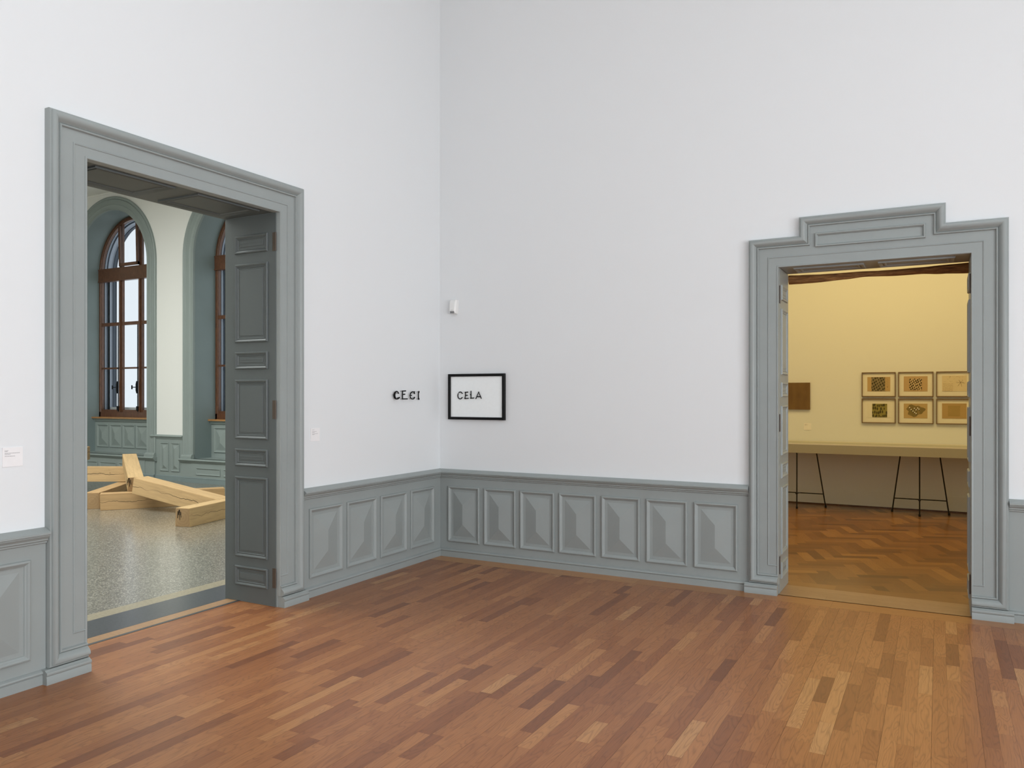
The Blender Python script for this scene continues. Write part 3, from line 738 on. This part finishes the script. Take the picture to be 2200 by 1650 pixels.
bp = empty('brown_picture', (2.24, YB3, 1.375)); tag(bp, 'square brown panel painting beside the left jamb of the amber doorway', 'painting')
bm = bmesh.new(); box(bm, (0, -.028, 0), (.476, -.004, .395)); link('painted_board', bm, M['brown'], bp)
bm = bmesh.new(); box(bm, (.04, -.004, .04), (.43, 0, .35)); link('batten', bm, M['picframe'], bp)

def wall_card(name, origin, mp, w, h, lines, label, group=None):
    root = empty(name, origin); tag(root, label, 'wall label', group)
    bm = bmesh.new(); boxm(bm, mp, 0, w, -h, 0, .0005, .004); link('card', bm, M['card'], root)
    bm = bmesh.new(); random.seed(len(label))
    for (z, x0, x1) in lines:
        x = x0
        while x < x1:
            L = random.uniform(.004, .010)*w/.106; boxm(bm, mp, x, min(x+L, x1), -z-.0026, -z, .004, .0046); x += L+.0012
    link('print', bm, M['ink'], root)
RL = lambda s, z, p: (p, s, z); RR = lambda s, z, p: (s, -p, z)
wall_card('wall_label', (0, -4.172, 1.316), RL, .106, .103, [(.016, .012, .031), (.021, .012, .027), (.030, .012, .090), (.036, .012, .042), (.046, .012, .065)], 'larger white text card on the wall left of the left doorway')
wall_card('wall_label', (0, -1.838, 1.331), RL, .101, .104, [(.013, .016, .040), (.026, .016, .066), (.033, .016, .045), (.044, .016, .080), (.050, .016, .04)], 'small white text card right of the left doorway moulding')
wall_card('wall_label', (2.629, YB3, 1.175), RR, .101, .100, [(.014, .010, .040), (.022, .010, .060), (.030, .010, .035)], 'faint white text card on the amber wall below the brown panel')

# rolled cloth across the head of the amber doorway
cl = empty('rolled_curtain', (3.243, .50, 2.58)); tag(cl, 'loosely rolled brown cloth hanging across the head of the amber doorway', 'curtain')
keys = [(0.0, .0, .036), (.10, -.003, .035), (.25, -.006, .033), (.45, -.002, .026), (.6, .003, .022), (.8, .0, .024), (1.0, .004, .025), (1.15, .003, .034), (1.33, .002, .038)]
def lerpk(x, j):
    for a, b in zip(keys, keys[1:]):
        if x <= b[0]: t_ = (x-a[0])/(b[0]-a[0]); t_ = t_*t_*(3-2*t_); return a[j]*(1-t_)+b[j]*t_
    return keys[-1][j]
bm = bmesh.new(); rings = []; N = 90; S = 28
for i in range(N+1):
    x = 1.335*i/N; rz = lerpk(x, 2); zc = lerpk(x, 1); ring = []
    for k in range(S):
        a = 2*math.pi*k/S; fold = 1+.10*math.sin(3*a+5.0*x)+.07*math.sin(7*a-9*x)+.05*noise.noise(Vector((x*6, math.cos(a)*2, math.sin(a)*2)))
        ring.append(bm.verts.new((x, rz*1.1*math.cos(a)*fold, zc+rz*math.sin(a)*fold)))
    rings.append(ring)
for a, b in zip(rings, rings[1:]):
    for k in range(S): bm.faces.new((a[k], a[(k+1) % S], b[(k+1) % S], b[k]))
bm.faces.new(rings[0]); bm.faces.new(rings[-1][::-1])
link('cloth_roll', bm, M['cloth'], cl, smooth=60)
bm = bmesh.new(); box(bm, (RO[0]-.4, RTH, 2.645), (RO[1]+.4, RTH+.12, 2.70)); struct('trim_24', bm, M['wall'])

# ------------------------------------------------------------------ main-room works and fittings
LET = {'C1': [[(-.716, 1.608), (-.731, 1.621), (-.749, 1.624), (-.770, 1.614), (-.781, 1.594), (-.777, 1.576), (-.764, 1.563), (-.749, 1.557), (-.725, 1.561), (-.707, 1.569)]],
 'E': [[(-.657, 1.629), (-.657, 1.593), (-.656, 1.556)], [(-.66, 1.629), (-.609, 1.631)], [(-.657, 1.597), (-.621, 1.6)], [(-.657, 1.557), (-.583, 1.557)]],
 'C2': [[(-.466, 1.606), (-.478, 1.619), (-.502, 1.622), (-.527, 1.610), (-.538, 1.587), (-.526, 1.563), (-.5, 1.556), (-.477, 1.560), (-.467, 1.571)], [(-.537, 1.589), (-.516, 1.589)], [(-.490, 1.621), (-.465, 1.623)]],
 'I': [[(-.398, 1.623), (-.404, 1.607), (-.404, 1.569), (-.399, 1.555)]]}
TAP = {'C1': [.0052, .006, .007, .009, .0115, .0105, .008, .0065, .0075, .008], 'I': [.0085, .006, .006, .009]}
lab = {'C1': ('first black letter of the wall word, a heavy uneven C', 0), 'E': ('thin black E standing second in the wall word', 0),
       'C2': ('third black letter of the wall word, a C with a small inner spur', 0), 'I': ('knobbly black I ending the wall word nearest the corner', 0)}
for k, strokes in LET.items():
    c0 = sum(p[0] for p in strokes[0])/len(strokes[0]); root = None
    bm = bmesh.new()
    for si, s in enumerate(strokes):
        tp = TAP.get(k) if si == 0 else None
        # smooth the polyline
        P = [Vector((.026, a-c0, b-1.55)) for a, b in s]
        if len(P) > 3:
            Q = []; T = []
            for i in range(len(P)-1):
                p0, p1, p2, p3 = P[max(i-1, 0)], P[i], P[i+1], P[min(i+2, len(P)-1)]
                for t_ in (0, .25, .5, .75):
                    Q.append(.5*((2*p1)+(p2-p0)*t_+(2*p0-5*p1+4*p2-p3)*t_*t_+(3*p1-p0-3*p2+p3)*t_**3))
                    if tp: T.append(tp[i]*(1-t_)+tp[i+1]*t_)
            Q.append(P[-1]); P = Q
            if tp: T.append(tp[-1]); tp = T
        else: tp = None
        tube(bm, P, .0058, 10, tp)
        rr = tp[0] if tp else .0058
        for e, r_ in ((P[0], tp[0] if tp else .0058), (P[-1], tp[-1] if tp else .0058)):
            bmesh.ops.create_uvsphere(bm, u_segments=10, v_segments=6, radius=r_*1.02, matrix=Matrix.Translation(e))
    for s in (strokes[0][0], strokes[0][-1]): tube(bm, [(0.0, s[0]-c0, s[1]-1.55), (.026, s[0]-c0, s[1]-1.55)], .0022, 6)
    o = link('mounted_letter', bm, M['black'], smooth=50); o.location = (0, c0, 1.55)
    tag(o, lab[k][0], 'letter', 'black letters of the wall word')

pn = empty('mirror_standin', (.118, 0, 1.353)); tag(pn, 'black framed mirror stand-in beside the corner, its CELA reflection built as letters on white', 'picture')  # mirror's reflection built in as a white face with raised letters
W, H = .634, .445; FP = lambda a, z, p: (a, -p, z)
bm = bmesh.new(); sweep(bm, [(0, 0), (0, H), (W, H), (W, 0)], [(0, .004), (0, .034), (.004, .037), (.020, .037), (.0255, .033), (.0255, .012)], FP, closed=True, side=-1); link('frame', bm, M['black'], pn)
bm = bmesh.new(); box(bm, (.02, -.020, .02), (W-.02, -.002, H-.02)); link('mirror_standin_face', bm, M['mirrorwhite'], pn)
CE = {'C': [[(.281, 1.608), (.27, 1.620), (.257, 1.623), (.242, 1.618), (.233, 1.605), (.229, 1.586), (.234, 1.568), (.244, 1.557), (.257, 1.554), (.27, 1.558), (.279, 1.569)]],
 'E': [[(.316, 1.62), (.318, 1.589), (.310, 1.558)], [(.312, 1.618), (.344, 1.621)], [(.316, 1.589), (.340, 1.590)], [(.309, 1.557), (.35, 1.560)]],
 'L': [[(.380, 1.629), (.380, 1.589), (.380, 1.561)], [(.374, 1.560), (.412, 1.564)], [(.373, 1.596), (.381, 1.598)]],
 'A': [[(.436, 1.558), (.467, 1.622), (.496, 1.56)], [(.449, 1.577), (.485, 1.576)]]}
for k, st in CE.items():
    bm = bmesh.new()
    for s in st:
        P = [(a-.118, -.028, b-1.353) for a, b in s]; tube(bm, P, .0048, 8)
        for e in (P[0], P[-1], *( [P[1]] if k == 'A' and len(P) == 3 else [])): bmesh.ops.create_uvsphere(bm, u_segments=8, v_segments=6, radius=.0048, matrix=Matrix.Translation(e))
    a, b = st[0][0]; tube(bm, [(a-.118, -.018, b-1.353), (a-.118, -.028, b-1.353)], .002, 6)
    link('letter', bm, M['black'], pn, smooth=50)

dt = empty('motion_detector', (.180, 0, 2.388)); tag(dt, 'small white motion detector high on the wall beside the corner', 'detector')
bm = bmesh.new()
vs = []
for z, w, d in ((0, .030, .030), (.006, .034, .048), (.030, .036, .060), (.105, .040, .052), (.135, .040, .040), (.140, .034, .034)):
    vs.append([bm.verts.new(p) for p in ((-w, 0, z), (w, 0, z), (w, -d*.75, z), (w*.7, -d, z), (-w*.7, -d, z), (-w, -d*.75, z))])
for a, b in zip(vs, vs[1:]):
    for k in range(6): bm.faces.new((a[k], a[(k+1) % 6], b[(k+1) % 6], b[k]))
bm.faces.new(vs[0]); bm.faces.new(vs[-1][::-1]); link('housing', bm, M['plastic'], dt, smooth=30)
bm = bmesh.new()
for i in range(5): box(bm, (-.021+i*.009, -.0585, .004), (-.015+i*.009, -.050, .028))
box(bm, (-.022, -.055, .004), (.024, -.049, .028)); link('lens', bm, M['grille'], dt)
bm = bmesh.new(); box(bm, (-.012, -.0600, .034), (.012, -.057, .037)); link('indicator', bm, M['ink'], dt)

# ------------------------------------------------------------------ timbers
def beam(label, corner, d, length, w, h, mat, slope=0.0, side=1, mark=None, group=True):
    """corner: near bottom edge start; d: heading; side: which way the width goes (+1 left of heading)"""
    d = Vector((d[0], d[1], 0)).normalized(); n = Vector((-d.y, d.x, 0))*side
    dx = (d + Vector((0, 0, slope))).normalized(); up = dx.cross(n).normalized()
    if up.z < 0: up = -up
    c = Vector(corner) + n*w/2 + up*h/2 + dx*length/2
    bm = bmesh.new(); random.seed(int(length*1000))
    box(bm, (-length/2, -w/2, -h/2), (length/2, w/2, h/2))
    for v in bm.verts: v.co += Vector((random.uniform(-.004, .004), random.uniform(-.003, .003), 0))
    for f in bm.faces:
        if abs(f.normal.x) > .9 or abs(sum((v.co.x for v in f.verts)))/4 > length/2-.02: f.material_index = 1
    bmesh.ops.bevel(bm, geom=bm.edges[:], offset=.004, segments=2, affect='EDGES')
    o = link('timber_beam', bm, None, mats=[mat, M['endgrain']])
    yv = up.cross(dx)
    R = Matrix((dx, yv, up)).transposed().to_4x4(); o.matrix_world = Matrix.Translation(c) @ R
    tag(o, label, 'beam', 'heavy sawn oak beams on the terrazzo')
    if mark:
        bm = bmesh.new(); x = -length/2 - .0015; s = mark
        for a, b in (((.0, .09), (-.012, .03)), ((.0, .09), (.012, .03)), ((-.02, .07), (-.028, .0)), ((.018, .075), (.022, -.01)), ((-.006, .045), (-.01, -.03))):
            tube(bm, [(x, a[0]+s, a[1]), (x, b[0]+s, b[1])], .004, 5)
        bmesh.ops.create_uvsphere(bm, u_segments=8, v_segments=6, radius=.009, matrix=Matrix.Translation((x, s, .085)) @ Matrix.Diagonal((.3, 1, 1, 1)))
        mk = link('branded_mark', bm, M['black'], o); mk['label'] = 'small black figure mark'
    return o
B = {}
B['A'] = beam('short oak beam nearest the doorway with a black mark on its end', (-3.552, -.074, 0), (-.22, .975), 1.62, .205, .225, M['timber1'], side=1, mark=.045)
B['B'] = beam('long tilted oak beam with a split side leaning down to the nearest beam', (-5.40, .48, .232), (1.46, .15), 1.50, .25, .222, M['timber2'], slope=-.152, side=1)
B['C'] = beam('oak beam pointing up and away from the middle of the pile', (-5.690, .630, .227), (-1.62, 1.04), 1.66, .205, .20, M['timber1'], slope=.136, side=-1, mark=.09)
B['D'] = beam('oak beam flat on the terrazzo under the long tilted beam', (-5.76, .258, 0), (.588, .81), 1.62, .20, .225, M['timber3'], side=1)
B['E'] = beam('dark-ended oak beam on the terrazzo at the far left of the pile', (-5.925, .365, 0), (-.61, .79), 1.62, .20, .225, M['timber3'], side=1)
B['F'] = beam('oak beam lying across the pile behind the upward pointing beam', (-8.15, .665, .232), (.879, .4765), 1.54, .20, .225, M['timber2'], side=1)
B['G'] = beam('oak beam end showing above the pile at the left door jamb', (-7.50, .99, .462), (-.75, .66), 1.62, .20, .225, M['timber3'], side=1)

# ------------------------------------------------------------------ world, camera, colour
w = bpy.data.worlds.new('overcast_sky'); SC.world = w; w.use_nodes = True
bg = w.node_tree.nodes['Background']; bg.inputs[0].default_value = (.86, .93, 1.0, 1); bg.inputs[1].default_value = 1.0
cam = bpy.data.cameras.new('camera'); co = bpy.data.objects.new('camera', cam); COL.objects.link(co); SC.camera = co
co.location = (4.3711, -6.5563, 1.6)
co.rotation_euler = (math.pi/2, 0, math.atan2(.4765097, .8791692))
cam.sensor_width = 36; cam.lens = 1692/2200*36; cam.shift_y = 22/2200; cam.clip_start = .05; cam.clip_end = 200
SC.view_settings.view_transform = 'Standard'; SC.view_settings.look = 'None'; SC.view_settings.gamma = 1; SC.view_settings.exposure = 0
SC.view_settings.use_curve_mapping = False
